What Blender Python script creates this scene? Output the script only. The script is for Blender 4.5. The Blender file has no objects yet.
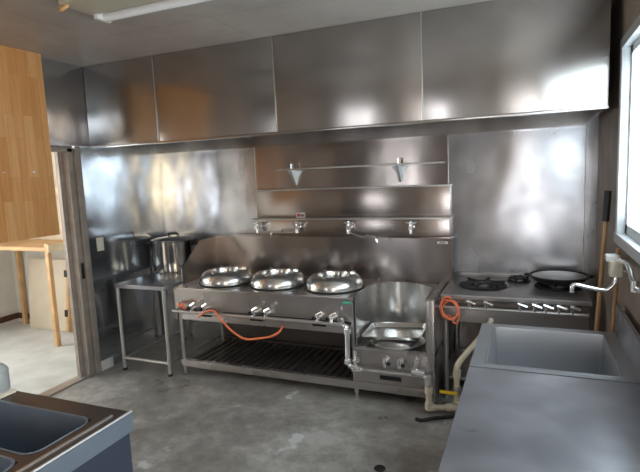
import bpy, bmesh, math, random
from mathutils import Vector, Matrix
random.seed(4)
C = bpy.context.scene.collection
PI = math.pi

# ------------------------------------------------------------ materials
def newmat(name):
    m = bpy.data.materials.new(name); m.use_nodes = True
    nt = m.node_tree; b = nt.nodes['Principled BSDF']
    return m, nt, b
def N(nt, t, **k):
    n = nt.nodes.new(t)
    for a, v in k.items():
        if a in n.inputs: n.inputs[a].default_value = v
        else: setattr(n, a, v)
    return n
def coords(nt, scale=(1, 1, 1), rot=(0, 0, 0)):
    tc = N(nt, 'ShaderNodeTexCoord'); mp = N(nt, 'ShaderNodeMapping')
    mp.inputs['Scale'].default_value = scale; mp.inputs['Rotation'].default_value = rot
    nt.links.new(tc.outputs['Object'], mp.inputs['Vector'])
    return mp.outputs['Vector']
def ramp(nt, fac, stops):
    r = N(nt, 'ShaderNodeValToRGB'); cr = r.color_ramp
    while len(cr.elements) < len(stops): cr.elements.new(0.5)
    for e, (p, c) in zip(cr.elements, stops):
        e.position = p; e.color = (c[0], c[1], c[2], 1) if len(c) == 3 else c
    nt.links.new(fac, r.inputs['Fac']); return r.outputs['Color']
def plain(name, col, rough=0.5, metal=0.0, bump=0.0, bscale=40, var=0.0, spec=0.5):
    m, nt, b = newmat(name)
    b.inputs['Roughness'].default_value = rough; b.inputs['Metallic'].default_value = metal
    b.inputs['Specular IOR Level'].default_value = spec
    v = coords(nt); n = N(nt, 'ShaderNodeTexNoise', Scale=bscale, Detail=5.0)
    nt.links.new(v, n.inputs['Vector'])
    lo = tuple(c*(1-var) for c in col); hi = tuple(min(1, c*(1+var)) for c in col)
    nt.links.new(ramp(nt, n.outputs['Fac'], [(0.3, lo), (0.7, hi)]), b.inputs['Base Color'])
    if bump:
        bp = N(nt, 'ShaderNodeBump', Strength=bump, Distance=0.01)
        nt.links.new(n.outputs['Fac'], bp.inputs['Height']); nt.links.new(bp.outputs['Normal'], b.inputs['Normal'])
    return m
def steel(name, col, r0, r1, wave=0.0, wscale=2.0, smear=(1.5, 1.5, 0.5), stain=0.06, metal=1.0, aniso=0.0):
    """brushed sheet steel: smears and stains change the roughness, a slow wave dents the sheet"""
    m, nt, b = newmat(name); b.inputs['Metallic'].default_value = metal
    v = coords(nt, smear); n = N(nt, 'ShaderNodeTexNoise', Scale=2.0, Detail=2.0, Roughness=0.5)
    nt.links.new(v, n.inputs['Vector'])
    mr = N(nt, 'ShaderNodeMapRange'); mr.interpolation_type = 'SMOOTHSTEP'; mr.inputs['From Min'].default_value = 0.2; mr.inputs['From Max'].default_value = 0.8
    if aniso:
        tg = N(nt, 'ShaderNodeTangent'); tg.direction_type = 'RADIAL'; tg.axis = 'Z'
        b.inputs['Anisotropic'].default_value = aniso; b.inputs['Anisotropic Rotation'].default_value = .25; nt.links.new(tg.outputs[0], b.inputs['Tangent'])
    mr.inputs['To Min'].default_value = r0; mr.inputs['To Max'].default_value = r1
    nt.links.new(n.outputs['Fac'], mr.inputs['Value']); nt.links.new(mr.outputs['Result'], b.inputs['Roughness'])
    v2 = coords(nt, (1, 1, 1)); n2 = N(nt, 'ShaderNodeTexNoise', Scale=3.0, Detail=2.5, Roughness=0.5)
    nt.links.new(v2, n2.inputs['Vector'])
    lo = tuple(c*(1-stain*1.6) for c in col); hi = tuple(min(1, c*(1+stain)) for c in col)
    rc = ramp(nt, n2.outputs['Fac'], [(0.2, lo), (0.8, hi)]); rc.node.color_ramp.interpolation = 'EASE'
    nt.links.new(rc, b.inputs['Base Color'])
    if wave:
        v3 = coords(nt, (1, 1, 0.55)); n3 = N(nt, 'ShaderNodeTexNoise', Scale=wscale, Detail=1.5)
        nt.links.new(v3, n3.inputs['Vector'])
        bp = N(nt, 'ShaderNodeBump', Strength=1.0, Distance=wave)
        nt.links.new(n3.outputs['Fac'], bp.inputs['Height'])
        nt.links.new(bp.outputs['Normal'], b.inputs['Normal'])
    return m
def emis(name, col, s):
    m, nt, b = newmat(name)
    b.inputs['Base Color'].default_value = (*col, 1); b.inputs['Roughness'].default_value = 0.3
    b.inputs['Emission Color'].default_value = (*col, 1); b.inputs['Emission Strength'].default_value = s
    return m

M = {}
M['hood'] = steel('hood_sheet_steel', (.42, .395, .38), .16, .28, wave=.016, wscale=1.7, metal=.92)
M['soffit'] = steel('soffit_sheet_steel', (.54, .54, .56), .12, .26, wave=.035, wscale=2.6, metal=.92)
M['wallsteel'] = steel('wall_sheet_steel', (.60, .60, .63), .14, .30, wave=.018, wscale=1.8, metal=.78, stain=.22, aniso=.4)
M['leftsteel'] = steel('side_wall_sheet_steel', (.66, .70, .74), .07, .15, wave=.016, wscale=2.2, metal=.92, aniso=.3)
M['guard'] = steel('backguard_steel', (.43, .385, .365), .16, .26, wave=.006, wscale=2.6, smear=(2.5, 2.5, .6), metal=.95, aniso=.7)
M['range'] = steel('range_steel', (.48, .45, .435), .22, .34, wave=.005, wscale=5, metal=.85, aniso=.4)
M['shelf'] = steel('shaded_shelf_steel', (.16, .14, .13), .35, .5, metal=.8)  # dark colour carries the shade under the range and tray
M['gas'] = steel('stove_top_steel', (.44, .415, .41), .3, .45, wave=.004, wscale=5, metal=.8)
M['bench'] = steel('bench_steel', (.37, .375, .41), .26, .42, wave=.004, wscale=3, metal=.6, stain=.25)
M['basin'] = steel('basin_steel', (.42, .43, .45), .34, .48, wave=.004, wscale=3, metal=.7)
M['sinktop'] = steel('old_sink_rim_steel', (.13, .108, .102), .3, .45, wave=.006, wscale=3, metal=.7)
M['sinkl'] = steel('old_sink_steel', (.26, .31, .38), .32, .48, wave=.006, wscale=3, metal=.6)
M['apron'] = steel('sink_apron_steel', (.25, .31, .39), .35, .5, wave=.004, wscale=3, metal=.4)
M['navy'] = steel('dark_blue_cabinet_sheet', (.075, .09, .14), .35, .5, metal=.3)
M['bright'] = steel('spun_steel', (.74, .73, .71), .18, .28, wave=.002, wscale=8, metal=.92, aniso=.4)
M['bracket'] = steel('bracket_steel', (.70, .72, .74), .3, .4, metal=.6)
M['leg'] = steel('leg_tube_steel', (.60, .58, .57), .28, .42, metal=.85)
M['chrome'] = plain('chrome', (.90, .90, .91), .16, .85)
M['pot'] = steel('polished_pot_steel', (.78, .76, .72), .06, .12)
M['dark'] = plain('black_plastic', (.012, .012, .014), .45, var=.3)
M['iron'] = plain('cast_iron', (.035, .032, .031), .55, .3, bump=.3, bscale=60, var=.4)
M['slot'] = plain('dark_slot', (.01, .01, .01), .8)
M['orange'] = plain('orange_rubber', (.88, .22, .09), .45, var=.08)
M['yellow'] = plain('yellow_lever', (.85, .55, .02), .4, var=.05)
M['pvc'] = plain('cream_pipe', (.66, .58, .44), .45, var=.1, bscale=15)
M['rubber'] = plain('black_rubber', (.02, .02, .02), .7, var=.3)
M['white'] = plain('white_plastic', (.80, .80, .78), .4, var=.03)
M['cream'] = plain('cream_paint', (.78, .72, .58), .5, var=.05, bscale=8)
M['sticker'] = plain('label_paper', (.75, .66, .66), .6, var=.1)
M['green'] = plain('green_sticker', (.10, .42, .28), .5, var=.15, bscale=90)
M['red'] = plain('red_print', (.6, .12, .12), .5)
M['ink'] = plain('grey_ink', (.12, .10, .12), .6)
M['stick'] = plain('handle_wood', (.50, .30, .15), .5, var=.18, bscale=14)
M['rack'] = plain('rack_wood', (.68, .42, .20), .55, var=.15, bscale=10)
M['rackpale'] = plain('rack_wood_pale', (.80, .66, .45), .55, var=.1, bscale=10)
M['plaster'] = plain('storeroom_plaster', (.72, .71, .67), .85, bump=.1, var=.04, bscale=6)
M['dado'] = plain('brown_skirting', (.10, .045, .03), .5, var=.2)
M['jamb'] = plain('door_jamb_paint', (.36, .31, .27), .5, .2, var=.15, bscale=9)
M['frame'] = plain('window_aluminium', (.72, .76, .78), .32, .5, var=.05)
M['brownwall'] = plain('brown_kitchen_wall', (.30, .245, .20), .5, bump=.1, var=.25, bscale=5)
M['skirt'] = plain('white_skirting', (.74, .72, .68), .5, var=.08, bscale=7)
M['lampbody'] = plain('lamp_housing_paint', (.62, .58, .46), .45, var=.05)
M['tube'] = plain('frosted_tube', (.88, .89, .92), .25, var=.01)
M['mopdark'] = plain('mop_grip', (.02, .02, .025), .5, var=.3)
M['board'] = plain('pale_door_leaf', (.70, .62, .49), .5, var=.05, bscale=6)
M['frontwall'] = plain('far_side_wall', (.26, .225, .20), .7, var=.2, bscale=3)

def floor_mat():
    m, nt, b = newmat('worn_concrete')
    v = coords(nt, (1, 1, 1))
    n1 = N(nt, 'ShaderNodeTexNoise', Scale=1.3, Detail=10.0, Roughness=0.62)
    n2 = N(nt, 'ShaderNodeTexNoise', Scale=9.0, Detail=8.0, Roughness=0.7)
    nt.links.new(v, n1.inputs['Vector']); nt.links.new(v, n2.inputs['Vector'])
    mx = N(nt, 'ShaderNodeMix'); mx.data_type = 'FLOAT'; mx.inputs[0].default_value = .35
    nt.links.new(n1.outputs['Fac'], mx.inputs[2]); nt.links.new(n2.outputs['Fac'], mx.inputs[3])
    base = ramp(nt, mx.outputs[0], [(.36, (.17, .160, .146)), (.5, (.32, .31, .29)), (.60, (.50, .49, .475))])
    # pale patches with crisp edges
    n3 = N(nt, 'ShaderNodeTexNoise', Scale=3.1, Detail=3.0, Roughness=0.5); nt.links.new(v, n3.inputs['Vector'])
    msk = ramp(nt, n3.outputs['Fac'], [(.66, (0, 0, 0)), (.70, (1, 1, 1))])
    m2 = N(nt, 'ShaderNodeMix'); m2.data_type = 'RGBA'
    nt.links.new(msk, m2.inputs[0]); nt.links.new(base, m2.inputs[6]); m2.inputs[7].default_value = (.62, .63, .64, 1)
    # fine crack lines
    vo = N(nt, 'ShaderNodeTexVoronoi', Scale=.8); vo.feature = 'DISTANCE_TO_EDGE'
    wv = N(nt, 'ShaderNodeMix'); wv.data_type = 'RGBA'; wv.inputs[0].default_value = .16
    nt.links.new(v, wv.inputs[6]); nt.links.new(n2.outputs['Color'], wv.inputs[7])
    nt.links.new(wv.outputs[2], vo.inputs['Vector'])
    cm = ramp(nt, vo.outputs['Distance'], [(0.0, (.55, .55, .55)), (.008, (0, 0, 0))])
    m3 = N(nt, 'ShaderNodeMix'); m3.data_type = 'RGBA'
    nt.links.new(cm, m3.inputs[0]); nt.links.new(m2.outputs[2], m3.inputs[6]); m3.inputs[7].default_value = (.36, .35, .33, 1)
    nt.links.new(m3.outputs[2], b.inputs['Base Color'])
    mr = N(nt, 'ShaderNodeMapRange'); mr.inputs['From Min'].default_value = .35; mr.inputs['From Max'].default_value = .65
    mr.inputs['To Min'].default_value = .24; mr.inputs['To Max'].default_value = .55
    nt.links.new(n1.outputs['Fac'], mr.inputs['Value']); nt.links.new(mr.outputs['Result'], b.inputs['Roughness'])
    bp = N(nt, 'ShaderNodeBump', Strength=.25, Distance=.01)
    nt.links.new(n2.outputs['Fac'], bp.inputs['Height']); nt.links.new(bp.outputs['Normal'], b.inputs['Normal'])
    return m
M['floor'] = floor_mat()
M['storefloor'] = plain('storeroom_concrete', (.62, .64, .63), .55, bump=.1, var=.12, bscale=5)

def ceil_mat():
    m, nt, b = newmat('ceiling_boards')
    v = coords(nt); n = N(nt, 'ShaderNodeTexNoise', Scale=2.5, Detail=8.0, Roughness=.65); nt.links.new(v, n.inputs['Vector'])
    c = ramp(nt, n.outputs['Fac'], [(.3, (.37, .335, .30)), (.7, (.52, .48, .435))])
    br = N(nt, 'ShaderNodeTexBrick'); br.inputs['Scale'].default_value = 1.0
    br.inputs['Brick Width'].default_value = 1.82; br.inputs['Row Height'].default_value = .91; br.inputs['Mortar Size'].default_value = .004
    br.inputs['Color1'].default_value = (1, 1, 1, 1); br.inputs['Color2'].default_value = (.93, .93, .93, 1); br.inputs['Mortar'].default_value = (.72, .7, .68, 1)
    nt.links.new(v, br.inputs['Vector'])
    mx = N(nt, 'ShaderNodeMix'); mx.data_type = 'RGBA'; mx.blend_type = 'MULTIPLY'; mx.inputs[0].default_value = 1
    nt.links.new(c, mx.inputs[6]); nt.links.new(br.outputs['Color'], mx.inputs[7]); nt.links.new(mx.outputs[2], b.inputs['Base Color'])
    b.inputs['Roughness'].default_value = .42
    return m
M['ceiling'] = ceil_mat()

def wood_panel_mat():
    m, nt, b = newmat('edge_glued_pine')
    tc = N(nt, 'ShaderNodeTexCoord'); sp = N(nt, 'ShaderNodeSeparateXYZ'); cb = N(nt, 'ShaderNodeCombineXYZ')
    nt.links.new(tc.outputs['Object'], sp.inputs[0])
    nt.links.new(sp.outputs['Z'], cb.inputs['X']); nt.links.new(sp.outputs['Y'], cb.inputs['Y'])
    br = N(nt, 'ShaderNodeTexBrick'); br.inputs['Scale'].default_value = 1; br.offset = .37
    br.inputs['Brick Width'].default_value = .45; br.inputs['Row Height'].default_value = .075; br.inputs['Mortar Size'].default_value = .0006
    br.inputs['Color1'].default_value = (.80, .37, .125, 1); br.inputs['Color2'].default_value = (.95, .54, .235, 1); br.inputs['Mortar'].default_value = (.48, .23, .08, 1)
    br.inputs['Bias'].default_value = -.1
    nt.links.new(cb.outputs[0], br.inputs['Vector'])
    mp = N(nt, 'ShaderNodeMapping'); mp.inputs['Scale'].default_value = (8, 60, 4); nt.links.new(tc.outputs['Object'], mp.inputs[0])
    n = N(nt, 'ShaderNodeTexNoise', Scale=1.0, Detail=5.0); nt.links.new(mp.outputs[0], n.inputs['Vector'])
    g = ramp(nt, n.outputs['Fac'], [(.3, (.82, .80, .78)), (.7, (1.0, 1.0, 1.0))])
    mx = N(nt, 'ShaderNodeMix'); mx.data_type = 'RGBA'; mx.blend_type = 'MULTIPLY'; mx.inputs[0].default_value = 1
    nt.links.new(br.outputs['Color'], mx.inputs[6]); nt.links.new(g, mx.inputs[7]); nt.links.new(mx.outputs[2], b.inputs['Base Color'])
    b.inputs['Roughness'].default_value = .35
    return m
M['ply'] = wood_panel_mat()
M['pane'] = emis('daylit_frosted_glass', (.80, .93, 1.0), 4.2)
M['panewarm'] = emis('daylit_door_glass', (.95, .97, 1.0), 6.0)
M['paneyellow'] = emis('sunlit_side_glass', (1.0, .80, .50), 11.0)
M['panecool'] = emis('daylit_rear_glass', (.93, .96, 1.0), 6.0)
M['panestore'] = emis('storeroom_fill_glass', (1.0, .99, .96), 8.0)  # glow of the added storeroom window

# ------------------------------------------------------------ mesh builder
class MB:
    def __init__(s): s.bm = bmesh.new()
    def _new(s, vs, fs):
        v = [s.bm.verts.new(p) for p in vs]; out = []
        for f in fs:
            try: out.append(s.bm.faces.new([v[i] for i in f]))
            except ValueError: pass
        return v, out
    def box(s, x0, x1, y0, y1, z0, z1, bev=0.0, mat=None):
        vs = [(x0, y0, z0), (x1, y0, z0), (x1, y1, z0), (x0, y1, z0), (x0, y0, z1), (x1, y0, z1), (x1, y1, z1), (x0, y1, z1)]
        if mat is not None: vs = [tuple(mat @ Vector(p)) for p in vs]
        v, f = s._new(vs, [(0, 3, 2, 1), (4, 5, 6, 7), (0, 1, 5, 4), (1, 2, 6, 5), (2, 3, 7, 6), (3, 0, 4, 7)])
        if bev:
            es = list({e for q in f for e in q.edges})
            bmesh.ops.bevel(s.bm, geom=es, offset=bev, segments=2, profile=.6, affect='EDGES')
        return s
    def tube(s, pts, r, seg=10, r2=None, caps=True):
        pts = [Vector(p) for p in pts]; rings = []; n = len(pts)
        up = None
        for i, p in enumerate(pts):
            t = ((pts[min(i+1, n-1)]-p).normalized() if i < n-1 else Vector()) + ((p-pts[max(i-1, 0)]).normalized() if i > 0 else Vector())
            t.normalize()
            if up is None:
                up = Vector((0, 0, 1)) if abs(t.z) < .9 else Vector((1, 0, 0))
            a = t.cross(up)
            if a.length < 1e-4: a = t.cross(Vector((0, 1, 0)))
            a.normalize(); b = a.cross(t).normalized(); up = b
            rr = r if r2 is None else r+(r2-r)*i/(n-1)
            rings.append([s.bm.verts.new(p+rr*(math.cos(2*PI*k/seg)*a+math.sin(2*PI*k/seg)*b)) for k in range(seg)])
        for i in range(n-1):
            for k in range(seg):
                s.bm.faces.new((rings[i][k], rings[i][(k+1) % seg], rings[i+1][(k+1) % seg], rings[i+1][k]))
        if caps:
            s.bm.faces.new(rings[0][::-1]); s.bm.faces.new(rings[-1])
        return s
    def lathe(s, prof, c=(0, 0, 0), seg=40, a0=0, a1=2*PI, mat=None):
        full = abs(a1-a0-2*PI) < 1e-6; m = seg if full else seg+1; rings = []
        for r, z in prof:
            if r < 1e-6 and full:
                p = Vector((c[0], c[1], c[2]+z)); p = mat @ p if mat else p
                rings.append([s.bm.verts.new(p)]*m)
            else:
                L = []
                for k in range(m):
                    a = a0+(a1-a0)*k/seg
                    p = Vector((c[0]+r*math.cos(a), c[1]+r*math.sin(a), c[2]+z)); p = mat @ p if mat else p
                    L.append(s.bm.verts.new(p))
                rings.append(L)
        for i in range(len(rings)-1):
            for k in range(seg):
                q = [rings[i][k], rings[i][(k+1) % m], rings[i+1][(k+1) % m], rings[i+1][k]]
                u = []
                for v in q:
                    if v not in u: u.append(v)
                if len(u) > 2:
                    try: s.bm.faces.new(u)
                    except ValueError: pass
        return s
    def sheet(s, pts2, z0, z1, th):
        """upright sheet following a plan line, th thick"""
        n = len(pts2); off = []
        for i in range(n):
            a = Vector(pts2[max(i-1, 0)]); b = Vector(pts2[min(i+1, n-1)]); t = (b-a).normalized()
            off.append((pts2[i][0]-t.y*th, pts2[i][1]+t.x*th))
        z1s = z1 if isinstance(z1, (list, tuple)) else [z1]*n
        vs = []
        for i in range(n):
            vs += [(pts2[i][0], pts2[i][1], z0), (pts2[i][0], pts2[i][1], z1s[i]), (off[i][0], off[i][1], z1s[i]), (off[i][0], off[i][1], z0)]
        fs = []
        for i in range(n-1):
            a, b = 4*i, 4*(i+1)
            for k in range(4): fs.append((a+k, b+k, b+(k+1) % 4, a+(k+1) % 4))
        fs += [(0, 1, 2, 3), (4*n-1, 4*n-2, 4*n-3, 4*n-4)]
        s._new(vs, fs); return s
    def prism(s, poly, x0, x1, axis='x'):
        """poly of (u,v) extruded along axis: x -> (y,z), y -> (x,z), z -> (x,y)"""
        def P(u, v, w): return (w, u, v) if axis == 'x' else ((u, w, v) if axis == 'y' else (u, v, w))
        n = len(poly)
        s._new([P(u, v, x0) for u, v in poly]+[P(u, v, x1) for u, v in poly],
               [tuple(range(n)), tuple(range(2*n-1, n-1, -1))]+[(i, i+n, (i+1) % n+n, (i+1) % n) for i in range(n)])
        return s
    def build(s, name, mat, parent=None, smooth=True, label=None):
        bmesh.ops.recalc_face_normals(s.bm, faces=s.bm.faces[:])
        if parent is not None:
            o_ = Vector((0, 0, 0)); p = parent
            while p is not None: o_ += p.location; p = p.parent
            bmesh.ops.translate(s.bm, verts=s.bm.verts[:], vec=-o_)
        me = bpy.data.meshes.new(name)
        if smooth:
            for f in s.bm.faces: f.smooth = True
            for e in s.bm.edges:
                if len(e.link_faces) == 2 and e.calc_face_angle(0) > math.radians(35): e.smooth = False
        s.bm.to_mesh(me); s.bm.free()
        me.materials.append(M[mat]); o = bpy.data.objects.new(name, me); C.objects.link(o)
        if parent is not None: o.parent = parent
        if label: o['label'] = label
        return o
def thing(name, label, cat, loc, group=None):
    o = bpy.data.objects.new(name, None); o.empty_display_size = .05; C.objects.link(o); o.location = loc
    return tag(o, label, cat, group)
def tag(o, label, cat, group=None):
    o['label'] = label; o['category'] = cat
    if group: o['group'] = group
    return o
def struct(o): o['kind'] = 'structure'; return o
def B(*a, **k): return MB().box(*a, **k)
def smoothpath(pts, n=6):
    """Catmull-Rom through the points"""
    P = [Vector(p) for p in pts]; P = [P[0]*2-P[1]]+P+[P[-1]*2-P[-2]]; out = []
    for i in range(1, len(P)-2):
        for k in range(n):
            t = k/n
            out.append(.5*((2*P[i])+(-P[i-1]+P[i+1])*t+(2*P[i-1]-5*P[i]+4*P[i+1]-P[i+2])*t*t+(-P[i-1]+3*P[i]-3*P[i+1]+P[i+2])*t**3))
    out.append(P[-2]); return out

# ------------------------------------------------------------ room shell
XL, XR, YB, YF, ZC = -3.58, .47, 4.28, -1.6, 2.68
DY0, DY1, DZ = 1.7, 3.12, 2.0          # doorway in the left wall
struct(B(XL-.1, XR+.15, YF-.1, YB+.1, -.1, 0).build('floor', 'floor'))
struct(B(XL-.1, XR+.15, YF-.1, YB+.1, ZC, ZC+.1).build('ceiling', 'ceiling'))
struct(B(XL-.1, XR+.15, YB, YB+.1, 0, ZC).build('wall_back', 'wallsteel'))
w = MB(); w.box(XL-.1, XL, YF, DY0, 0, ZC); w.box(XL-.1, XL, DY0, DY1+.12, DZ+.01, ZC)
struct(w.build('wall_left', 'brownwall'))
struct(B(XL-.1, XL, DY1+.12, YB, 0, ZC).build('wall_left_panel', 'leftsteel'))
# thin steel seam strips on the walls
t = MB(); t.box(.385, .393, YB-.003, YB, .0, 2.1); t.box(-2.45, -2.444, YB-.003, YB, 1.15, 2.1)
struct(t.build('trim_1', 'leg'))
# right wall with the window opening
WY0, WY1, WZ0, WZ1 = .55, 3.20, 1.285, 2.325
w = MB(); w.box(XR, XR+.15, YF, -1.1, 0, ZC); w.box(XR, XR+.15, -.35, WY0, 0, ZC); w.box(XR, XR+.15, -1.1, -.35, 0, .95); w.box(XR, XR+.15, -1.1, -.35, 2.15, ZC); w.box(XR, XR+.15, WY1, YB, 0, ZC)
w.box(XR, XR+.15, WY0, WY1, 0, WZ0); w.box(XR, XR+.15, WY0, WY1, WZ1, ZC)
struct(w.build('wall_right', 'brownwall'))
win = struct(thing('window_1', 'aluminium sliding window of frosted glass', 'window', (XR, (WY0+WY1)/2, WZ0)))
del win['label'], win['category']
f = MB(); x0, x1 = XR-.022, XR+.08
f.box(x0, x1, WY0-.03, WY0+.03, WZ0-.02, WZ1+.02, bev=.004); f.box(x0, x1, WY1-.03, WY1+.03, WZ0-.02, WZ1+.02, bev=.004)
f.box(x0, x1, WY0, WY1, WZ1-.03, WZ1+.02, bev=.004); f.box(x0-.006, x1, WY0-.03, WY1+.03, WZ0-.035, WZ0+.02, bev=.004)
f.build('window_frame', 'frame', win)
for a, b, dx in ((WY0+.03, 1.9, .05), (1.84, WY1-.03, .02)):
    s_ = MB()
    s_.box(XR+dx, XR+dx+.022, a, a+.045, WZ0+.02, WZ1-.03); s_.box(XR+dx, XR+dx+.022, b-.045, b, WZ0+.02, WZ1-.03)
    s_.box(XR+dx, XR+dx+.022, a, b, WZ0+.02, WZ0+.07); s_.box(XR+dx, XR+dx+.022, a, b, WZ1-.07, WZ1-.03)
    so = s_.build('sash', 'frame', win)
    B(XR+dx+.008, XR+dx+.014, a+.045, b-.045, WZ0+.07, WZ1-.07).build('pane', 'pane', so)
# wall behind the photographer, with a glazed door and a window
w = MB(); w.box(XL-.1, -2.75, YF-.1, YF, 0, ZC); w.box(-2.1, -.12, YF-.1, YF, 0, ZC); w.box(.38, XR+.15, YF-.1, YF, 0, ZC)
w.box(-2.75, -2.1, YF-.1, YF, 0, .85); w.box(-2.75, -2.1, YF-.1, YF, 1.85, ZC); w.box(-.12, .38, YF-.1, YF, 1.9, ZC)
struct(w.build('wall_front', 'frontwall'))
def glazed(nm, xa, xb, za, zb, paneM, mull):
    r = thing(nm, '', '', ((xa+xb)/2, YF-.05, za)); del r['label'], r['category']; struct(r)
    f = MB()
    for q in (xa, xb-.05): f.box(q, q+.05, YF-.07, YF-.01, za, zb)
    f.box(xa, xb, YF-.07, YF-.01, zb-.05, zb); f.box(xa, xb, YF-.07, YF-.01, za, za+.08)
    for zz in mull: f.box(xa, xb, YF-.06, YF-.02, zz, zz+.05)
    f.build('frame', 'jamb', r); B(xa+.05, xb-.05, YF-.045, YF-.038, za+.08, zb-.05).build('pane', paneM, r)
r = thing('window_4', '', '', (XR+.05, -.72, .95)); del r['label'], r['category']; struct(r)
f = MB(); f.box(XR+.02, XR+.08, -1.1, -1.06, .95, 2.15); f.box(XR+.02, XR+.08, -.39, -.35, .95, 2.15); f.box(XR+.02, XR+.08, -1.1, -.35, .95, 1.0); f.box(XR+.02, XR+.08, -1.1, -.35, 2.1, 2.15); f.box(XR+.02, XR+.08, -.80, -.62, 1.0, 2.1)
f.build('window_frame', 'jamb', r); B(XR+.045, XR+.055, -1.06, -.39, 1.0, 2.1).build('pane', 'paneyellow', r)
glazed('door_2', -.12, .38, 0, 1.9, 'panewarm', (.9,))
glazed('window_2', -2.75, -2.1, .85, 1.85, 'panecool', (1.3,))
# door frame of the storeroom doorway
d = struct(thing('door_1', '', '', (XL, DY1, 0))); del d['label'], d['category']
f = MB(); f.box(XL-.11, XL+.012, DY1, DY1+.055, 0, DZ, bev=.003); f.box(XL-.11, XL+.012, DY0-.06, DY0, 0, DZ)
f.box(XL-.11, XL+.012, DY0-.06, DY1+.055, DZ-.03, DZ+.015)
f.build('door_frame', 'jamb', d)
B(XL-.06, XL+.03, DY1+.06, DY1+.12, 0, DZ, bev=.004).build('door_jamb', 'jamb', d)
B(XL-.09, XL-.055, DY1-.04, DY1, 0.01, DZ-.03).build('door_leaf_edge', 'jamb', d)
B(XL+.005, XL+.018, DY1+.02, DY1+.05, .88, 1.02, bev=.003).build('latch', 'dark', d)
f = MB(); f.box(XL-.1, XL+.005, DY0, DY1, 0, .012); f.build('threshold', 'leg', d)
struct(B(XL, XL+.012, DY1+.13, 3.40, 0, .09, bev=.003).build('baseboard_left', 'skirt'))
# steel soffit over the doorway, up to the hood
struct(B(XL, XL+.08, 1.9, 3.30, DZ+.01, ZC, bev=.003).build('trim_2', 'soffit'))

# ------------------------------------------------------------ storeroom beyond the doorway
SX, SY = -5.95, 4.22
struct(B(SX-.1, XL-.1, .6, SY+.1, -.1, 0).build('floor_storeroom', 'storefloor'))
struct(B(SX-.1, XL-.1, SY, SY+.1, 0, ZC).build('wall_storeroom_back', 'plaster'))
w = MB(); w.box(SX-.1, SX, .6, 1.2, 0, ZC); w.box(SX-.1, SX, 2.9, SY, 0, ZC); w.box(SX-.1, SX, 1.2, 2.9, 0, .8); w.box(SX-.1, SX, 1.2, 2.9, 2.2, ZC)
struct(w.build('wall_storeroom_left', 'plaster'))
struct(B(SX-.1, XL-.1, .6, SY+.1, ZC, ZC+.1).build('ceiling_storeroom', 'plaster'))
struct(B(SX-.1, XL-.1, .5, .6, 0, ZC).build('wall_storeroom_front', 'plaster'))
r = struct(thing('fill_window_3', '', '', (SX-.05, 2.05, .8))); del r['label'], r['category']  # unseen window, added to light the storeroom
f = MB(); f.box(SX-.08, SX-.02, 1.2, 1.25, .8, 2.2); f.box(SX-.08, SX-.02, 2.85, 2.9, .8, 2.2); f.box(SX-.08, SX-.02, 2.02, 2.07, .8, 2.2); f.box(SX-.08, SX-.02, 1.2, 2.9, .8, .85); f.box(SX-.08, SX-.02, 1.2, 2.9, 2.15, 2.2)
f.build('window_frame', 'frame', r); B(SX-.055, SX-.045, 1.25, 2.85, .85, 2.15).build('pane', 'panestore', r)
t = MB(); t.box(SX, XL-.1, SY-.012, SY, .05, .12); t.box(SX, SX+.012, .6, SY, .05, .12)
struct(t.build('baseboard_storeroom', 'dado'))
# wooden rack
rk = thing('wooden_rack', 'pale wooden storeroom rack with square posts, behind the doorway', 'rack', (-4.5, 3.9, 0))
for x, y in ((-4.60, 3.66), (-4.60, 4.17), (-5.76, 4.17)):
    B(x-.022, x+.022, y-.022, y+.022, 0, 1.10 if y < 4 else 2.2, bev=.002).build('post', 'rack', rk)
B(-5.8, -4.57, 3.64, 4.20, 1.02, 1.06, bev=.002).build('shelf', 'rack', rk)
B(-4.57, -4.55, 3.63, 4.20, 1.01, 1.09, bev=.002).build('edge_board', 'rackpale', rk, label='pale end board of the lower shelf')
B(-5.8, -4.30, 3.95, 4.20, 1.60, 1.67, bev=.002).build('shelf', 'rackpale', rk)
B(-5.8, -4.25, 4.195, 4.21, 1.06, 2.2).build('back_board', 'board', rk)
# leaning pale door leaf
pl = thing('loose_door_leaf', 'cream door leaf with hinges leaning on the storeroom wall', 'door leaf', (-5.24, 4.15, 0))
mt = Matrix.Translation((-5.24, 4.06, 0)) @ Matrix.Rotation(-.10, 4, 'X')
B(-.31, .31, 0, .035, 0.004, .84, bev=.003, mat=mt).build('panel', 'board', pl)
B(.31, .345, -.01, .05, 0.006, .80, bev=.003, mat=mt).build('edge_post', 'rack', pl, label='brown wooden edge post')
for z in (.18, .64): B(.29, .335, -.016, -.010, z, z+.08, mat=mt).build('hinge', 'dark', pl)
# big edge-glued wood panel hanging on the left wall
wp = thing('wooden_wall_cabinet', 'large honey-coloured jointed wood cabinet hung from ceiling over the doorway', 'cabinet', (-3.47, 2.1, 1.31))
B(-3.425, -3.40, 1.72, 2.828, 1.312, ZC-.001, bev=.002).build('front_panel', 'ply', wp)
MB().box(-3.55, -3.425, 1.74, 1.765, 1.33, ZC-.001).box(-3.499, -3.425, 2.79, 2.815, 1.33, ZC-.001).box(-3.55, -3.425, 1.765, 2.79, 1.33, 1.355).build('carcass', 'ply', wp)
for y, z in ((2.43, 1.80), (2.66, 1.80), (2.2, 1.80)):
    MB().lathe([(0, .004), (.006, .003), (.008, 0)], seg=12, mat=Matrix.Translation((-3.40, y, z)) @ Matrix.Rotation(PI/2, 4, 'Y')).build('screw', 'chrome', wp)

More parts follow.
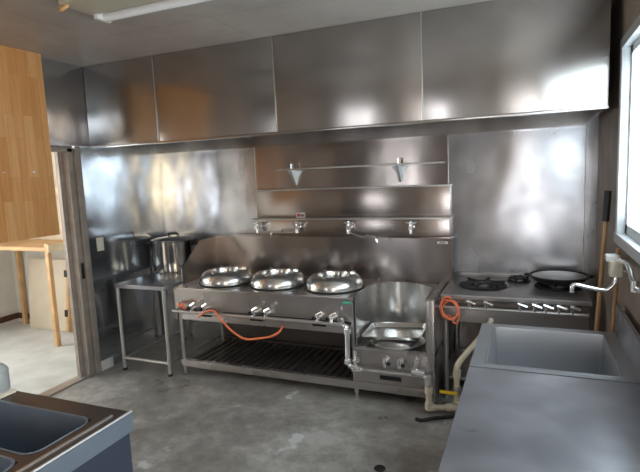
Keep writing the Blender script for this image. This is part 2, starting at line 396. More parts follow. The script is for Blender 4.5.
# ------------------------------------------------------------ hood
HY, HZ, HX = 3.30, 2.0, .41
hd = thing('range_hood', 'long stainless steel extractor hood of four panels over the ranges', 'range hood', (-1.6, 3.8, HZ))
xs = [XL+.08, -2.757, -1.69, -.636, HX]
for a, b in zip(xs, xs[1:]):
    B(a+.002, b-.002, HY, HY+.02, HZ, ZC-.001, bev=.004).build('hood_panel', 'hood', hd)
for x in xs[1:-1]:
    B(x-.004, x+.004, HY-.005, HY, HZ+.005, ZC-.002, bev=.002).build('seam_strip', 'leg', hd)
B(HX-.02, HX, HY+.02, YB, HZ, ZC-.001).build('end_panel', 'hood', hd)
B(XL+.08, HX, HY-.008, HY+.045, HZ-.004, HZ+.012, bev=.003).build('bottom_lip', 'hood', hd)
B(XL+.001, HX-.02, HY+.045, YB-.001, HZ+.12, HZ+.14).build('baffle', 'hood', hd)
B(XL+.001, HX-.02, YB-.09, YB-.001, HZ-.03, HZ+.12).build('rear_gutter', 'hood', hd)

# ------------------------------------------------------------ ceiling lamp
lp = thing('ceiling_lamp', 'fluorescent batten lamp with one white tube on the ceiling', 'ceiling lamp', (-1.7, 2.3, ZC))
B(-2.31, -1.10, 2.06, 2.28, ZC-.035, ZC-.0005, bev=.004).build('housing', 'lampbody', lp)
MB().tube([(-2.25, 2.335, ZC-.035), (-1.10, 2.335, ZC-.035)], .027, 16).build('tube', 'tube', lp)
for x in (-2.285, -1.10): B(x, x+.03, 2.27, 2.37, ZC-.06, ZC-.001, bev=.004).build('lamp_holder', 'white', lp)
MB().tube(smoothpath([(-2.30, 2.10, ZC-.02), (-2.33, 2.08, ZC-.05), (-2.30, 2.07, ZC-.06), (-2.27, 2.09, ZC-.035)]), .010, 8).build('cable', 'rack', lp, label='orange cable end')

# ------------------------------------------------------------ wok range and low burner (one welded unit)
RX0, RXM, RX1, RY, RT, GY = -2.82, -1.19, -.60, 3.40, .785, 4.08
rg = thing('wok_range', 'long stainless wok range with tall backguard and slatted bottom shelf', 'range', (-1.9, 3.75, 0))
B(RX0, RXM, RY, GY, RT-.02, RT, bev=.004).build('cooktop', 'range', rg)
B(RX0+.01, RXM-.005, RY+.008, RY+.025, .60, RT-.02).build('front_panel', 'range', rg)
fp = B(RX0+.06, RXM-.005, RY+.012, RY+.03, .505, .575, bev=.003).build('lower_panel', 'range', rg)
for x in (-2.50, -2.02, -1.47): B(x-.055, x+.055, RY+.008, RY+.014, .545, .562).build('vent_slot', 'slot', fp)
B(RX0, RX0+.02, RY+.01, GY, .50, RT-.02).build('side_panel', 'range', rg)
B(RXM-.02, RXM, RY+.01, GY, .10, RT-.02).build('side_panel', 'range', rg)
# backguard: back sheet and sloped side wing
MB().box(RX0, RX1+.03, GY, GY+.015, RT-.1, 1.13).box(RX0, RX1+.03, GY-.008, GY+.16, 1.13, 1.14).build('backguard', 'guard', rg)
MB().prism([(3.53, RT), (3.53, .915), (3.56, .95), (3.62, .985), (3.80, 1.125), (3.83, 1.135), (GY, 1.135), (GY, RT)], RX0, RX0+.012).build('side_wing', 'guard', rg)
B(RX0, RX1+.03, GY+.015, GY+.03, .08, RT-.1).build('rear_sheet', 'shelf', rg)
# front manifold pipe and valves
MB().tube([(RX0+.02, 3.355, .592), (-1.30, 3.355, .592)], .013, 12).build('gas_pipe', 'leg', rg)
for x in (-2.60, -2.48, -2.01, -1.90, -1.46, -1.35):
    v = MB().tube([(x, 3.407, .628), (x, 3.355, .628)], .020, 12).tube([(x, 3.355, .60), (x, 3.355, .655)], .014, 10).build('gas_valve', 'chrome', rg)
    MB().tube([(x-.005, 3.35, .650), (x+.04, 3.345, .676)], .010, 8).build('lever', 'chrome', v)
    MB().tube([(x-.035, 3.345, .624), (x-.018, 3.345, .624)], .014, 12).build('knob', 'dark', v)
MB().tube(smoothpath([(-1.30, 3.355, .592), (-1.245, 3.352, .585), (-1.225, 3.35, .545), (-1.225, 3.35, .40), (-1.225, 3.35, .34), (-1.21, 3.35, .285), (-1.15, 3.352, .272)], 5), .019, 12).build('elbow_pipe', 'chrome', rg)
for z in (.30, .53): MB().tube([(-1.225, 3.35, z), (-1.225, 3.35, z+.035)], .027, 12).build('pipe_union', 'chrome', rg)
B(-1.29, -1.25, 3.342, 3.370, .575, .64, bev=.004).build('pipe_union', 'chrome', rg)
# shelf
B(RX0+.03, RX1-.04, RY+.003, RY+.045, .085, .145, bev=.003).build('shelf_rail', 'range', rg)
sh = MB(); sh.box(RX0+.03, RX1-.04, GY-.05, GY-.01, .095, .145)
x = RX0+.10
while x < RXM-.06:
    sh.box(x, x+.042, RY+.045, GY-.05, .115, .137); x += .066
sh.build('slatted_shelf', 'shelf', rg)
for x, y in ((RX0+.045, RY+.03), (RX0+.045, GY-.05), (RXM, RY+.03), (RXM, GY-.05), (RX1-.03, GY-.05), (RX1-.02, RY+.04)):
    l = MB().tube([(x, y, .05), (x, y, .60 if x < -2 else .16)], .018, 14).build('leg', 'leg', rg)
    MB().lathe([(0, 0), (.017, 0), (.02, .006), (.02, .02), (.011, .026), (.011, .06), (0, .06)], (x, y, 0), 14).build('foot', 'leg', l)
B(-1.27, -1.205, RY+.001, RY+.008, .735, .755).build('sticker', 'green', rg, label='small green sticker')
B(-.685, -.60, GY-.003, GY, 1.095, 1.115).build('sticker', 'sticker', rg, label='small white maker label')
B(-.665, -.62, GY-.0045, GY-.003, 1.101, 1.109).build('sticker_text', 'ink', rg)
# low burner bay
DZk = .415
MB().box(RXM, RX1, RY, RY+.03, DZk-.02, DZk).build('burner_deck', 'range', rg)
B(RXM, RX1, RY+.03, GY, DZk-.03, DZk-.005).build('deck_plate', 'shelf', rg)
B(RXM+.002, RX1-.05, RY+.004, RY+.02, .15, DZk-.02, bev=.002).build('burner_front', 'range', rg)
B(RXM+.002, RX1-.05, RY+.002, RY+.018, .105, .148, bev=.002).build('lower_rail', 'range', rg)
B(-1.0, -.84, RY-.003, RY+.004, .185, .215, bev=.002).build('name_plate', 'slot', rg, label='dark name plate')
B(RX1-.05, RX1, RY-.006, RY+.04, .11, .80, bev=.003).build('corner_post', 'range', rg)
B(RX1-.05, RX1, RY+.04, GY, .78, .80).build('top_ledge', 'range', rg)
B(RX1-.018, RX1, RY+.04, GY, .10, .78).build('side_panel', 'range', rg)
cx, cy, rr = -.92, 3.665, .262
pts = [(cx-rr, RY+.03), (cx-rr, 3.55)]+[(cx-rr*math.cos(PI*k/24), cy+rr*math.sin(PI*k/24)) for k in range(25)]+[(cx+rr, 3.55), (cx+rr, RY+.03)]
MB().sheet(pts, DZk-.01, .80, -.006).build('wind_guard', 'bright', rg)
# flat deck around the guard
ft = MB()
def arc(n0, n1): return [(cx-rr*math.cos(PI*k/24), cy+rr*math.sin(PI*k/24)) for k in range(n0, n1+1)]
ft.prism([(RXM, 3.5), (cx-rr, 3.5)]+arc(0, 12)+[(cx, GY), (RXM, GY)], .755, .763, 'z')
ft.prism([(cx, GY)]+arc(12, 24)+[(RX1, 3.665), (RX1, GY)], .755, .763, 'z')
ft.build('rear_deck', 'range', rg)
MB().lathe([(.10, .0), (.205, 0), (.215, .01), (.19, .035), (.14, .05), (.10, .045), (.10, 0)], (cx, 3.62, DZk-.005), 40).build('burner_ring', 'bright', rg)
MB().lathe([(0, .002), (.09, .002), (.09, .03), (.05, .04), (0, .04)], (cx, 3.62, DZk-.005), 28).build('burner_head', 'iron', rg)
MB().tube([(-1.17, 3.357, .262), (-.66, 3.357, .262)], .013, 12).build('gas_pipe', 'leg', rg)
for x in (-.95, -.845):
    v = MB().tube([(x, 3.402, .335), (x, 3.36, .335)], .017, 12).tube([(x, 3.36, .30), (x, 3.36, .36)], .012, 10).build('gas_valve', 'chrome', rg)
    MB().tube([(x-.005, 3.352, .358), (x+.03, 3.35, .385)], .008, 8).build('lever', 'chrome', v)
    MB().tube([(x+.02, 3.35, .330), (x+.045, 3.35, .328)], .013, 12).build('knob', 'dark', v)
for x in (-1.17,):
    v = MB().tube([(x, 3.352, .25), (x, 3.352, .40)], .012, 10).tube([(x-.02, 3.352, .262), (x+.05, 3.352, .262)], .023, 12).build('gas_valve', 'chrome', rg)
    MB().tube([(x, 3.345, .33), (x+.03, 3.33, .345)], .02, 10).build('knob', 'chrome', v)
v = MB().tube([(-.73, 3.352, .30), (-.715, 3.352, .38)], .014, 10).tube([(-.75, 3.352, .29), (-.66, 3.35, .285)], .028, 14).build('gas_valve', 'chrome', rg)
MB().tube([(-.715, 3.345, .37), (-.69, 3.34, .375)], .02, 10).build('knob', 'chrome', v)

# wok rings
ringlab = ['domed steel wok ring at the left end of the range', 'domed steel wok ring in the middle of the range', 'domed steel wok ring nearest the curved wind guard']
ring0 = None
for x, lab in zip((-2.435, -1.93, -1.425), ringlab):
    if ring0 is None:
        r = thing('wok_ring', lab, 'wok ring', (x, 3.65, RT), 'wok rings on the range')
        MB().lathe([(.215, .0), (.235, .0), (.238, .006), (.226, .014), (.229, .032), (.224, .062), (.208, .092), (.180, .114), (.150, .122), (.134, .117), (.128, .10), (.128, .004), (.215, 0)], (x, 3.65, RT), 56).build('dome', 'bright', r)
        MB().lathe([(.226, .011), (.237, .013), (.237, .019), (.226, .021)], (x, 3.65, RT), 56).build('rim_band', 'slot', r)
        MB().lathe([(0, .002), (.10, .002), (.122, .012), (.122, .03), (.11, .03), (.10, .045), (.05, .05), (0, .05)], (x, 3.65, RT), 32).build('burner', 'iron', r)
        for a in (.6, 2.4, 4.6):
            mt = Matrix.Translation((x, 3.65, RT)) @ Matrix.Rotation(a, 4, 'Z')
            MB().prism([(.132, .105), (.177, .105), (.174, .127), (.157, .136), (.132, .127)], -.008, .008, 'y').build('prong', 'bright', r).matrix_local = Matrix.Rotation(a, 4, 'Z')
        for c in r.children:
            if c.name.startswith('prong'):
                for v in c.data.vertices: v.co += Vector((x, 3.65, RT))
        ring0 = r
    else:
        r = ring0.copy(); C.objects.link(r); r.location = (x, 3.65, RT); r['label'] = lab
        for ch in list(ring0.children):
            c = ch.copy(); C.objects.link(c); c.parent = r

# tray lying in the low burner bay
mt = Matrix.Translation((-.925, 3.60, DZk+.062)) @ Matrix.Rotation(math.radians(-4), 4, 'Y') @ Matrix.Rotation(math.radians(2.5), 4, 'X')
def tray(hw, hd, h, th=.003):
    m = MB(); b = []
    def loop(w, d, z, r):
        L = []
        for qx, qy, a0 in ((1, 1, 0), (-1, 1, 90), (-1, -1, 180), (1, -1, 270)):
            for k in range(5):
                a = math.radians(a0+k*22.5); L.append(mt @ Vector((qx*(w-r)+r*math.cos(a), qy*(d-r)+r*math.sin(a), z)))
        return [m.bm.verts.new(p) for p in L]
    prof = [(hw-.03, hd-.03, 0, .03), (hw-.012, hd-.012, h, .035), (hw, hd, h+.002, .04), (hw, hd, h-.002, .04), (hw-.014, hd-.014, h-.004, .034), (hw-.032, hd-.032, -.003, .03)]
    loops = [loop(*p) for p in prof]
    for A, Bq in zip(loops, loops[1:]):
        for k in range(len(A)): m.bm.faces.new((A[k], A[(k+1) % len(A)], Bq[(k+1) % len(A)], Bq[k]))
    m.bm.faces.new(loops[0]); m.bm.faces.new(loops[-1][::-1]); return m
tag(tray(.225, .165, .028).build('steel_tray', 'bright'), 'rectangular steel tray lying tilted on the low burner ring', 'tray')

# ------------------------------------------------------------ wall splash box with tap rail
sp = thing('splash_panel', 'brown-tinged steel wall splash panel with pipe box above the backguard', 'splash panel', (-1.5, 4.2, 1.141))
PY = 4.18
B(-2.42, -.60, PY, YB-.001, 1.141, 1.288, bev=.003).build('pipe_box', 'guard', sp)
MB().box(-2.44, -.59, PY-.03, YB-.001, 1.288, 1.299, bev=.003).build('ledge', 'leg', sp)
B(-2.42, -.60, YB-.045, YB-.001, 1.299, 1.557, bev=.003).build('panel', 'guard', sp)
B(-2.44, -.59, YB-.075, YB-.001, 1.557, 1.568, bev=.002).build('ledge', 'leg', sp)
B(-2.42, -.62, YB-.02, YB-.001, 1.568, 1.969).build('upper_sheet', 'guard', sp)
tapl = ['first wall tap from the left above the wok range', 'chrome wall tap under the pink-printed price tag', 'chrome wall tap with long curved spout, third from left', 'last wall tap, at the right end above the low burner']
tap0 = None
for x, lab in zip((-2.37, -1.955, -1.455, -.905), tapl):
    if tap0 is None:
        r = thing('wall_tap', lab, 'tap', (x, PY, 1.222), 'taps on the pipe box')
        MB().lathe([(0, .012), (.02, .012), (.026, 0), (0, 0)], seg=18, mat=Matrix.Translation((x, PY, 1.222)) @ Matrix.Rotation(PI/2, 4, 'X')).build('flange', 'chrome', r)
        MB().tube([(x, PY-.01, 1.222), (x, PY-.085, 1.222)], .017, 12).tube([(x, PY-.06, 1.17), (x, PY-.06, 1.25)], .020, 12, r2=.017).build('body', 'chrome', r)
        h = MB().tube([(x-.042, PY-.06, 1.262), (x+.042, PY-.06, 1.262)], .010, 8).tube([(x, PY-.10, 1.262), (x, PY-.02, 1.262)], .010, 8).tube([(x, PY-.06, 1.245), (x, PY-.06, 1.275)], .015, 10)
        h.build('cross_handle', 'chrome', r)
        MB().tube(smoothpath([(x, PY-.06, 1.20), (x, PY-.065, 1.185), (x, PY-.075, 1.175)]), .010, 10).build('nozzle', 'chrome', r)
        tap0 = r
    else:
        r = tap0.copy(); C.objects.link(r); r.location = (x, PY, 1.222); r['label'] = lab
        for ch in list(tap0.children):
            c = ch.copy(); C.objects.link(c); c.parent = r
        if x == -1.455:
            MB().tube(smoothpath([(x, PY-.07, 1.19), (x+.06, PY-.10, 1.165), (x+.18, PY-.2, 1.155), (x+.22, PY-.24, 1.175), (x+.30, PY-.3, 1.175), (x+.325, PY-.31, 1.14), (x+.325, PY-.31, 1.11)]), .008, 10).build('spout', 'chrome', r)
        if x == -1.955:
            MB().tube(smoothpath([(x, PY-.07, 1.19), (x-.06, PY-.08, 1.176), (x-.22, PY-.09, 1.176), (x-.25, PY-.09, 1.165), (x-.255, PY-.09, 1.14)]), .007, 10).build('spout', 'chrome', r)
# price tag
pt = thing('price_tag', 'small white and pink tag stuck above the second wall tap', 'tag', (-1.97, YB-.05, 1.299))
B(-2.01, -1.92, YB-.050, YB-.046, 1.2995, 1.347).build('card', 'sticker', pt)
B(-2.0, -1.96, YB-.0515, YB-.050, 1.312, 1.337).build('print', 'red', pt); B(-1.955, -1.93, YB-.0515, YB-.050, 1.312, 1.330).build('print', 'ink', pt)
# thin wall rail on brackets
rl = thing('wall_rail', 'thin steel rail on two brackets high above the taps', 'rail', (-1.5, YB, 1.75))
MB().box(-2.17, -.63, YB-.14, YB-.11, 1.742, 1.748).box(-2.17, -.63, YB-.115, YB-.110, 1.748, 1.756).build('bar', 'leg', rl)
for x in (-2.01, -1.02):
    b = MB(); b.prism([(YB-.021, 1.742), (YB-.14, 1.742), (YB-.125, 1.72), (YB-.03, 1.60), (YB-.021, 1.60)], x-.012, x+.012)
    b.prism([(x-.012, 1.60), (x+.012, 1.60), (x+.03, 1.68), (x+.08, 1.735), (x-.08, 1.735), (x-.03, 1.68)], YB-.024, YB-.02, 'y')
    b.build('bracket', 'bracket', rl)
    MB().tube([(x, YB-.09, 1.75), (x, YB-.09, 1.80)], .012, 10).build('bolt', 'chrome', rl)

# ------------------------------------------------------------ orange hoses
hs = MB().tube(smoothpath([(-2.52, 3.33, .565), (-2.44, 3.325, .615), (-2.36, 3.325, .628), (-2.29, 3.32, .560), (-2.20, 3.325, .475), (-2.09, 3.335, .415), (-1.98, 3.34, .425), (-1.86, 3.35, .45), (-1.79, 3.365, .49), (-1.775, 3.395, .528)]), .0085, 10)
tag(hs.build('gas_hose', 'orange'), 'orange rubber hose sagging along the front of the wok range', 'hose')
hr = thing('hose_stub', 'short red-orange hose end at the left corner of the wok range', 'hose', (-2.69, 3.35, .64))
MB().tube(smoothpath([(-2.74, 3.385, .655), (-2.72, 3.34, .645), (-2.68, 3.335, .655), (-2.655, 3.34, .62)]), .014, 10).build('hose', 'orange', hr)
MB().tube([(-2.74, 3.40, .655), (-2.74, 3.36, .655)], .012, 10).build('connector', 'chrome', hr)
pts = []
for k in range(0, 54):
    a = 2*PI*k/22+1.2
    rad = .060+.009*math.sin(k*.5)
    pts.append((-.515+rad*math.cos(a)*.9, 3.50+.0011*k, .725+rad*1.25*math.sin(a)-.0006*k))
pts += [(-.52, 3.555, .66), (-.49, 3.56, .605), (-.465, 3.56, .60), (-.452, 3.56, .64), (-.46, 3.57, .70)]
tag(MB().tube(pts, .007, 8).build('gas_hose', 'orange'), 'coiled orange hose hung at the left corner of the open-burner stove', 'hose')

# ------------------------------------------------------------ open-burner stove
GX0, GX1, GFY, GT = -.585, .385, 3.60, .80
gs = thing('burner_stove', 'stainless open-burner stove behind the right-hand sink', 'stove', (-.1, 3.9, 0))
B(GX0, GX1, GFY, YB-.035, GT-.032, GT, bev=.004).build('cooktop', 'gas', gs)
B(GX0, GX1, YB-.035, YB-.004, GT-.03, GT+.035, bev=.003).build('rear_upstand', 'gas', gs)
B(GX0+.02, GX1-.02, GFY+.03, GFY+.045, .69, GT-.032).build('knob_panel', 'guard', gs)
B(GX0+.02, GX1-.02, GFY+.012, GFY+.03, .60, .69, bev=.003).build('front_panel', 'gas', gs)
MB().tube([(GX0-.01, GFY-.022, .712), (GX1-.02, GFY-.022, .712)], .0125, 12).build('gas_pipe', 'leg', gs)
for x in (-.385, -.27, -.05, .04, .11, .19, .27):
    v = MB().tube([(x, GFY+.03, .745), (x, GFY-.022, .745)], .014, 12).tube([(x, GFY-.022, .715), (x, GFY-.022, .775)], .013, 10).build('gas_valve', 'chrome', gs)
    MB().tube([(x-.015, GFY-.03, .768), (x+.045, GFY-.032, .748)], .012, 8).build('knob', 'chrome', v)
for x, y in ((GX0+.03, GFY+.04), (GX1-.03, GFY+.04), (GX0+.03, YB-.06), (GX1-.03, YB-.06)):
    l = MB().tube([(x, y, .03), (x, y, .66)], .018, 14).build('leg', 'leg', gs)
    MB().lathe([(0, 0), (.02, 0), (.022, .008), (.012, .03), (.012, .05), (0, .05)], (x, y, 0), 14).build('foot', 'leg', l)
B(GX0+.01, GX1-.01, GFY+.03, YB-.04, .15, .175, bev=.003).build('lower_shelf', 'gas', gs)
MB().box(GX0+.01, GX1-.01, YB-.034, YB-.02, .175, .76).build('rear_sheet', 'guard', gs)
def burner(cx_, cy_, r_):
    b = MB().lathe([(0, .001), (r_, .001), (r_+.012, .006), (r_-.01, .010), (r_-.03, .004), (0, .004)], (cx_, cy_, GT), 36).build('drip_ring', 'iron', gs)
    MB().lathe([(0, .004), (.06, .004), (.062, .02), (.045, .028), (.03, .018), (0, .018)], (cx_, cy_, GT), 28).build('burner_head', 'leg', b)
    g = MB()
    for k in range(6):
        a = k*PI/3+.3; mt = Matrix.Translation((cx_, cy_, GT)) @ Matrix.Rotation(a, 4, 'Z')
        g.box(.045, r_, -.007, .007, .022, .036, mat=mt); g.box(r_-.02, r_-.006, -.007, .007, .006, .03, mat=mt)
    g.lathe([(r_-.02, .006), (r_, .006), (r_, .012), (r_-.02, .012), (r_-.02, .006)], (cx_, cy_, GT), 36); g.lathe([(.04, .022), (.055, .022), (.055, .034), (.04, .034), (.04, .022)], (cx_, cy_, GT), 24)
    g.build('grate', 'iron', b)
burner(-.32, 3.93, .165); burner(.205, 4.0, .155)
burner(-.07, 4.14, .075)
# black griddle pan
gp = thing('cast_iron_pan', 'wide black cast iron pan on the right burner of the stove', 'pan', (.205, 4.0, GT+.037))
MB().lathe([(0, 0), (.135, 0), (.17, .018), (.195, .045), (.203, .050), (.203, .056), (.19, .056), (.165, .03), (.13, .016), (0, .014)], (.205, 4.0, GT+.037), 48).build('pan_body', 'iron', gp)
MB().lathe([(0, .05), (.15, .046), (.186, .040), (.186, .047), (.15, .054), (0, .060)], (.205, 4.0, GT+.037), 48).build('lid', 'gas', gp, label='dull grey lid')
for s in (-1, 1): MB().tube(smoothpath([(.205+s*.195, 3.98, GT+.085), (.205+s*.225, 3.985, GT+.088), (.205+s*.225, 4.015, GT+.088), (.205+s*.195, 4.02, GT+.085)]), .008, 8).build('handle', 'iron', gp)
# ------------------------------------------------------------ cream waste pipe with yellow valve
pp = thing('cream_pipe', 'cream pipe running from the low burner with a yellow valve lever', 'pipe', (-.55, 3.4, 0))
MB().tube([(-.645, 3.345, .275), (-.635, 3.345, .25), (-.633, 3.345, .205)], .03, 14).build('metal_elbow', 'chrome', pp)
MB().tube([(-.633, 3.345, .21), (-.633, 3.345, .05)], .0205, 14).tube([(-.633, 3.345, .046), (-.47, 3.40, .046)], .0205, 14).tube([(-.452, 3.41, .05), (-.452, 3.41, .30)], .0205, 14).tube(smoothpath([(-.452, 3.41, .30), (-.44, 3.42, .36), (-.38, 3.455, .44), (-.31, 3.50, .52), (-.26, 3.54, .59), (-.24, 3.61, .63)]), .0205, 14).build('pipe_run', 'pvc', pp)
for p, q in (((-.633, 3.345, .15), (-.633, 3.345, .21)), ((-.633, 3.345, .005+.03), (-.633, 3.345, .085)), ((-.645, 3.341, .046), (-.60, 3.356, .046)), ((-.52, 3.383, .046), (-.44, 3.41, .046)), ((-.452, 3.41, .27), (-.448, 3.412, .32)), ((-.452, 3.41, .035), (-.452, 3.41, .09))):
    MB().tube([p, q], .0275, 14).build('coupling', 'pvc', pp)
v = MB().tube([(-.452, 3.41, .14), (-.452, 3.41, .20)], .030, 14).tube([(-.452, 3.41, .17), (-.452, 3.36, .17)], .012, 10).build('valve', 'leg', pp)
B(-.56, -.44, 3.340, 3.360, .163, .181, bev=.004).build('lever', 'yellow', v, label='yellow valve lever')
tag(MB().tube(smoothpath([(-.70, 3.22, .013), (-.66, 3.215, .013), (-.58, 3.27, .013), (-.48, 3.33, .013), (-.42, 3.38, .013)]), .012, 8).build('rubber_hose', 'rubber'), 'short black hose lying on the floor by the cream pipe', 'hose')
dr = thing('floor_drain', 'small dark floor drain at the bottom edge of the view', 'drain', (-.78, 2.60, .001))
MB().lathe([(0, 0), (.032, 0), (.034, .003), (.030, .006), (.025, .003), (0, .003)], (-.78, 2.60, 0.001), 24).build('grate', 'iron', dr)

# ------------------------------------------------------------ pot table and pots
TX0, TX1, TY, TT = -3.41, -2.86, 3.335, .80
tb = thing('steel_table', 'small stainless work table in the corner holding stockpots', 'table', ((TX0+TX1)/2, 3.8, 0))
MB().box(TX0, TX1, TY, YB-.03, TT-.035, TT, bev=.004).build('tabletop', 'bench', tb)
for x, y in ((TX0+.02, TY+.02), (TX1-.02, TY+.02), (TX0+.02, YB-.06), (TX1-.02, YB-.06)):
    l = MB().tube([(x, y, .02), (x, y, TT-.035)], .017, 14).build('leg', 'leg', tb)
    MB().lathe([(0, 0), (.02, 0), (.02, .02), (0, .03)], (x, y, 0), 12).build('foot', 'dark', l)
rb = MB()
rb.tube([(TX0+.02, TY+.02, .115), (TX1-.02, TY+.02, .115)], .015, 10); rb.tube([(TX0+.02, TY+.02, .115), (TX0+.02, YB-.06, .115)], .013, 10); rb.tube([(TX1-.02, TY+.02, .115), (TX1-.02, YB-.06, .115)], .013, 10)
rb.build('bottom_rails', 'leg', tb)
def pot(label, x, y, r_, h, lid=True, hd_=True, kind='stockpot', a_=0.35):
    p = thing(kind, label, 'pot', (x, y, TT))
    MB().lathe([(0, 0), (r_-.01, 0), (r_, .012), (r_, h-.006), (r_+.006, h), (r_-.003, h), (r_-.003, .008), (0, .006)], (x, y, TT), 56).build('body', 'pot', p)
    if lid:
        l = MB().lathe([(r_+.007, h+.001), (r_+.008, h+.007), (r_-.01, h+.010), (r_*.8, h+.024), (r_*.4, h+.034), (0, h+.038), (0, h+.033), (r_*.8, h+.019), (r_-.006, h+.001), (r_+.007, h+.001)], (x, y, TT), 56).build('lid', 'pot', p)
        MB().tube(smoothpath([(x-.06, y, TT+h+.030), (x-.05, y, TT+h+.058), (x, y, TT+h+.064), (x+.05, y, TT+h+.058), (x+.06, y, TT+h+.030)]), .009, 8).build('lid_handle', 'dark', l)
    if hd_:
        for s in (0, PI):
            a = a_+s; c, n = math.cos(a), math.sin(a)
            q = [(x+c*r_-n*.05, y+n*r_+c*.05, TT+h-.045), (x+c*(r_+.045)-n*.045, y+n*(r_+.045)+c*.045, TT+h-.04), (x+c*(r_+.045)+n*.045, y+n*(r_+.045)-c*.045, TT+h-.04), (x+c*r_+n*.05, y+n*r_-c*.05, TT+h-.045)]
            MB().tube(smoothpath(q), .017, 10).build('handle', 'dark', p)
    return p
pot('large polished stockpot with lid and black handles on the corner table', -3.30, 4.055, .215, .305, a_=PI+.35)
sw = thing('wall_switch', 'white switch plate on the steel wall beside the door frame', 'switch', (XL, 3.385, 1.15))
B(XL, XL+.008, 3.35, 3.42, 1.09, 1.21, bev=.002).build('plate', 'cream', sw); B(XL+.008, XL+.013, 3.372, 3.398, 1.125, 1.175, bev=.002).build('rocker', 'white', sw)

# ------------------------------------------------------------ right-hand bench, sink
CX0, CX1, CZ = -.245, .425, .80
bn = thing('work_bench', 'grey steel work bench in the right foreground', 'bench', (.09, 1.5, 0))
B(CX0, CX1, .55, 2.275, CZ-.035, CZ, bev=.003).build('benchtop', 'bench', bn)
for x, y in ((CX0+.03, .6), (CX1-.03, .6), (CX0+.03, 2.24), (CX1-.03, 2.24)):
    l = MB().tube([(x, y, .02), (x, y, CZ-.035)], .019, 14).build('leg', 'leg', bn)
    MB().lathe([(0, 0), (.022, 0), (.022, .02), (0, .03)], (x, y, 0), 12).build('foot', 'dark', l)
B(CX0+.02, CX1-.02, .6, 2.25, .16, .18, bev=.003).build('undershelf', 'bench', bn)
def sink_bowl(x0, x1, y0, y1, z0, z1, rc, parent, mat, nm='bowl', taper=.012):
    m = MB()
    def loop(e, z, r):
        L = []
        for qx, qy, a0 in ((x1-e, y1-e, 0), (x0+e, y1-e, 90), (x0+e, y0+e, 180), (x1-e, y0+e, 270)):
            sx = -1 if qx > (x0+x1)/2 else 1; sy = -1 if qy > (y0+y1)/2 else 1
            for k in range(6):
                a = math.radians(a0+k*18); L.append(m.bm.verts.new((qx+sx*r+r*math.cos(a), qy+sy*r+r*math.sin(a), z)))
        return L
    ls = [loop(-.008, z1+.0015, rc+.008), loop(0, z1+.0005, rc), loop(.002, z1-.01, rc), loop(taper, z0+.03, rc), loop(taper+.02, z0+.004, rc), loop(taper+.06, z0, rc*.8)]
    for A, Q in zip(ls, ls[1:]):
        for k in range(len(A)): m.bm.faces.new((A[k], A[(k+1) % len(A)], Q[(k+1) % len(A)], Q[k]))
    m.bm.faces.new(ls[-1])
    o = m.build(nm, mat, parent)
    s = o.modifiers.new('thickness', 'SOLIDIFY'); s.thickness = .0025; s.offset = 0
    return o
sk = thing('sink_unit', 'deep stainless sink behind the right-hand bench', 'sink', (.09, 2.6, 0))
ix0, ix1, iy0, iy1 = -.175, .365, 2.33, 2.905
SY0, SY1 = 2.285, 2.965
MB().box(CX0, ix0, SY0, SY1, CZ-.035, CZ).box(ix1, CX1, SY0, SY1, CZ-.035, CZ).box(ix0, ix1, SY0, iy0, CZ-.035, CZ).box(ix0, ix1, iy1, SY1, CZ-.035, CZ).build('rim', 'basin', sk)
sink_bowl(ix0, ix1, iy0, iy1, .50, CZ, .012, sk, 'basin')
MB().box(CX0, CX0+.012, SY0, SY1, .48, CZ-.035).box(CX0, CX1, SY1-.012, SY1, .48, CZ-.035).build('apron', 'bench', sk)
B(CX1, CX1+.02, SY0, SY1, CZ-.03, .955, bev=.003).build('splashback', 'bench', sk)
MB().lathe([(0, .001), (.035, .001), (.042, .004), (.042, .001)], (.09, 2.6, .50), 24).build('drain', 'leg', sk)
for x, y in ((CX0+.03, SY0+.03), (CX1-.03, SY0+.03), (CX0+.03, SY1-.03), (CX1-.03, SY1-.03)):
    l = MB().tube([(x, y, .02), (x, y, CZ-.035)], .019, 14).build('leg', 'leg', sk)
    MB().lathe([(0, 0), (.022, 0), (.022, .02), (0, .03)], (x, y, 0), 12).build('foot', 'dark', l)
B(CX1, CX1+.02, .9, 2.275, CZ-.03, .955, bev=.003).build('splashback', 'bench', bn)
# wall faucet with white box
fc = thing('wall_faucet', 'chrome swing faucet with a white box on the wall below the window', 'faucet', (XR, 2.98, 1.08))
B(.392, XR-.02, 2.945, 3.01, 1.10, 1.185, bev=.008).build('valve_box', 'cream', fc, label='cream and white plastic valve box')
B(.375, XR-.03, 2.965, 3.03, 1.178, 1.213, bev=.008).build('box_cap', 'white', fc)
MB().tube([(XR, 2.97, 1.13), (XR-.03, 2.97, 1.13)], .016, 12).build('wall_connection', 'chrome', fc)
MB().tube(smoothpath([(.43, 2.985, 1.10), (.422, 2.985, 1.065), (.395, 2.985, 1.03), (.365, 2.985, 1.022), (.29, 2.985, 1.034), (.24, 2.985, 1.045), (.222, 2.985, 1.036), (.219, 2.985, 1.0)]), .0115, 12).build('spout', 'chrome', fc)
MB().tube(smoothpath([(.425, 2.95, 1.19), (.43, 2.84, 1.205), (.43, 2.70, 1.215), (.43, 2.62, 1.20), (.43, 2.57, 1.175), (.43, 2.47, 1.152), (.43, 2.38, 1.165)]), .012, 12).tube([(.43, 2.50, 1.18), (.43, 2.50, 1.13)], .017, 12).build('side_pipe', 'chrome', fc)
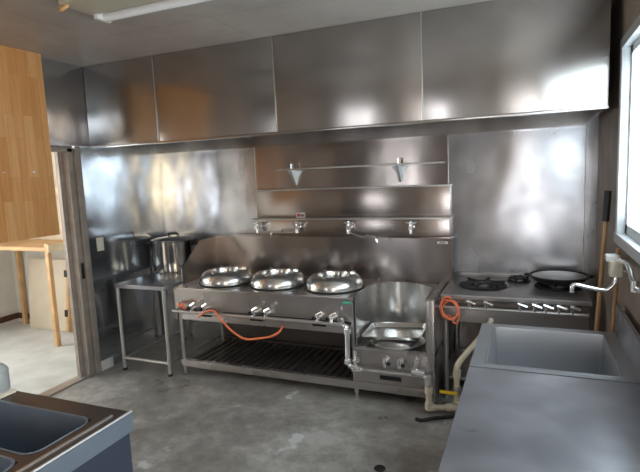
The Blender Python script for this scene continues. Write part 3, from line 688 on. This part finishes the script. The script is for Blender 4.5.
# mop handles
a, b = Vector((.362, 3.42, .012)), Vector((.434, 3.42, 1.535)); tt = (b-a)
mp = thing('mop', 'wooden-handled mop with a black grip leaning by the sink', 'mop', a)
MB().tube([a+tt*.08, a+tt*.90], .0135, 12).build('handle', 'stick', mp)
MB().tube([a+tt*.875, a+tt*.995], .020, 12).build('grip', 'mopdark', mp)
MB().lathe([(0, 0), (.05, 0), (.048, .05), (.03, .12), (.014, .14), (0, .14)], tuple(a), 20).build('mop_head', 'white', mp)
a, b = Vector((.443, 3.30, .002)), Vector((.448, 3.08, 1.235)); tt = (b-a)
st = thing('broom', 'second wooden broom handle partly hidden behind the cream valve box', 'broom', a)
MB().tube([a+tt*.06, b], .011, 12).build('handle', 'stick', st)
B(.40, .466, 3.16, 3.335, .002, .10, bev=.01).build('broom_head', 'mopdark', st)

# ------------------------------------------------------------ left-hand sink
LX0, LX1, LY1, LZ = -2.75, -1.44, 1.435, .80
ls = thing('double_sink', 'old dark steel double sink in the left foreground', 'sink', (-2.0, 1.1, 0))
bx0, bx1, by0, by1 = -2.30, -1.54, 1.075, 1.335
cy0, cy1 = .62, 1.035
m = MB()
m.box(LX0, LX1, by1, LY1, LZ-.03, LZ); m.box(bx1, LX1, .5, by1, LZ-.03, LZ); m.box(LX0, bx0, .5, by1, LZ-.03, LZ); m.box(bx0, bx1, cy1, by0, LZ-.03, LZ); m.box(bx0, bx1, .5, cy0, LZ-.03, LZ)
m.build('sink_top', 'sinktop', ls)
MB().tube([(LX1, .5, LZ+.003), (LX1, LY1, LZ+.003)], .0055, 8).build('raised_rim', 'leg', ls)
B(LX1-.055, LX1-.045, .5, LY1-.05, LZ, LZ+.004).build('inner_bead', 'leg', ls)
sink_bowl(bx0, bx1, by0, by1, .52, LZ, .05, ls, 'sinkl')
sink_bowl(bx0, bx1, cy0, cy1, .56, LZ, .05, ls, 'sinkl')
m = MB(); m.box(LX1-.001, LX1+.004, .5, LY1, LZ-.075, LZ-.002); m.build('front_apron', 'apron', ls)
m = MB(); m.box(LX1-.024, LX1-.010, .5, LY1-.01, .12, LZ-.03); m.box(LX0+.01, LX1-.025, LY1-.025, LY1-.012, .12, LZ-.03); m.build('cabinet_panel', 'navy', ls)
for x, y in ((LX1-.05, LY1-.05), (LX0+.05, LY1-.05), (LX1-.05, .55), (LX0+.05, .55)):
    MB().tube([(x, y, 0), (x, y, LZ-.03)], .019, 12).build('leg', 'leg', ls)
tag(B(-2.45, -2.075, 1.325, 1.422, LZ+.0022, LZ+.016, bev=.003).build('chopping_block', 'cream'), 'cream slab on the back rim of the left sink', 'slab')
ct = MB().lathe([(0, 0), (.04, 0), (.045, .01), (.045, .10), (.03, .12), (.014, .13), (.014, .15), (0, .15)], (-2.125, 1.378, LZ+.0162), 24)
tag(ct.build('plastic_bottle', 'frame'), 'pale blue-white bottle standing on the cream slab at far left', 'bottle')

# ------------------------------------------------------------ light
w = bpy.data.worlds.new('sky'); bpy.context.scene.world = w; w.use_nodes = True
w.node_tree.nodes['Background'].inputs[0].default_value = (.75, .85, 1, 1); w.node_tree.nodes['Background'].inputs[1].default_value = .6

# ------------------------------------------------------------ camera
yaw, pitch, roll, F = math.radians(-22.7733), math.radians(-7.0886), math.radians(-2.4149), 501.72
f = Vector((math.sin(yaw)*math.cos(pitch), math.cos(yaw)*math.cos(pitch), math.sin(pitch)))
r = Vector((math.cos(yaw), -math.sin(yaw), 0)); u = r.cross(f)
r2 = r*math.cos(roll)+u*math.sin(roll); u2 = -r*math.sin(roll)+u*math.cos(roll)
cam = bpy.data.cameras.new('camera'); co = bpy.data.objects.new('camera', cam); C.objects.link(co)
mat = Matrix((r2, u2, -f)).transposed().to_4x4(); mat.translation = (0, 0, 1.7); co.matrix_world = mat
cam.sensor_width = 36; cam.lens = 36*F/640; cam.clip_start = .02
bpy.context.scene.camera = co
vs = bpy.context.scene.view_settings
vs.view_transform = 'Standard'; vs.look = 'None'; vs.exposure = .55; vs.gamma = 1; vs.use_curve_mapping = False
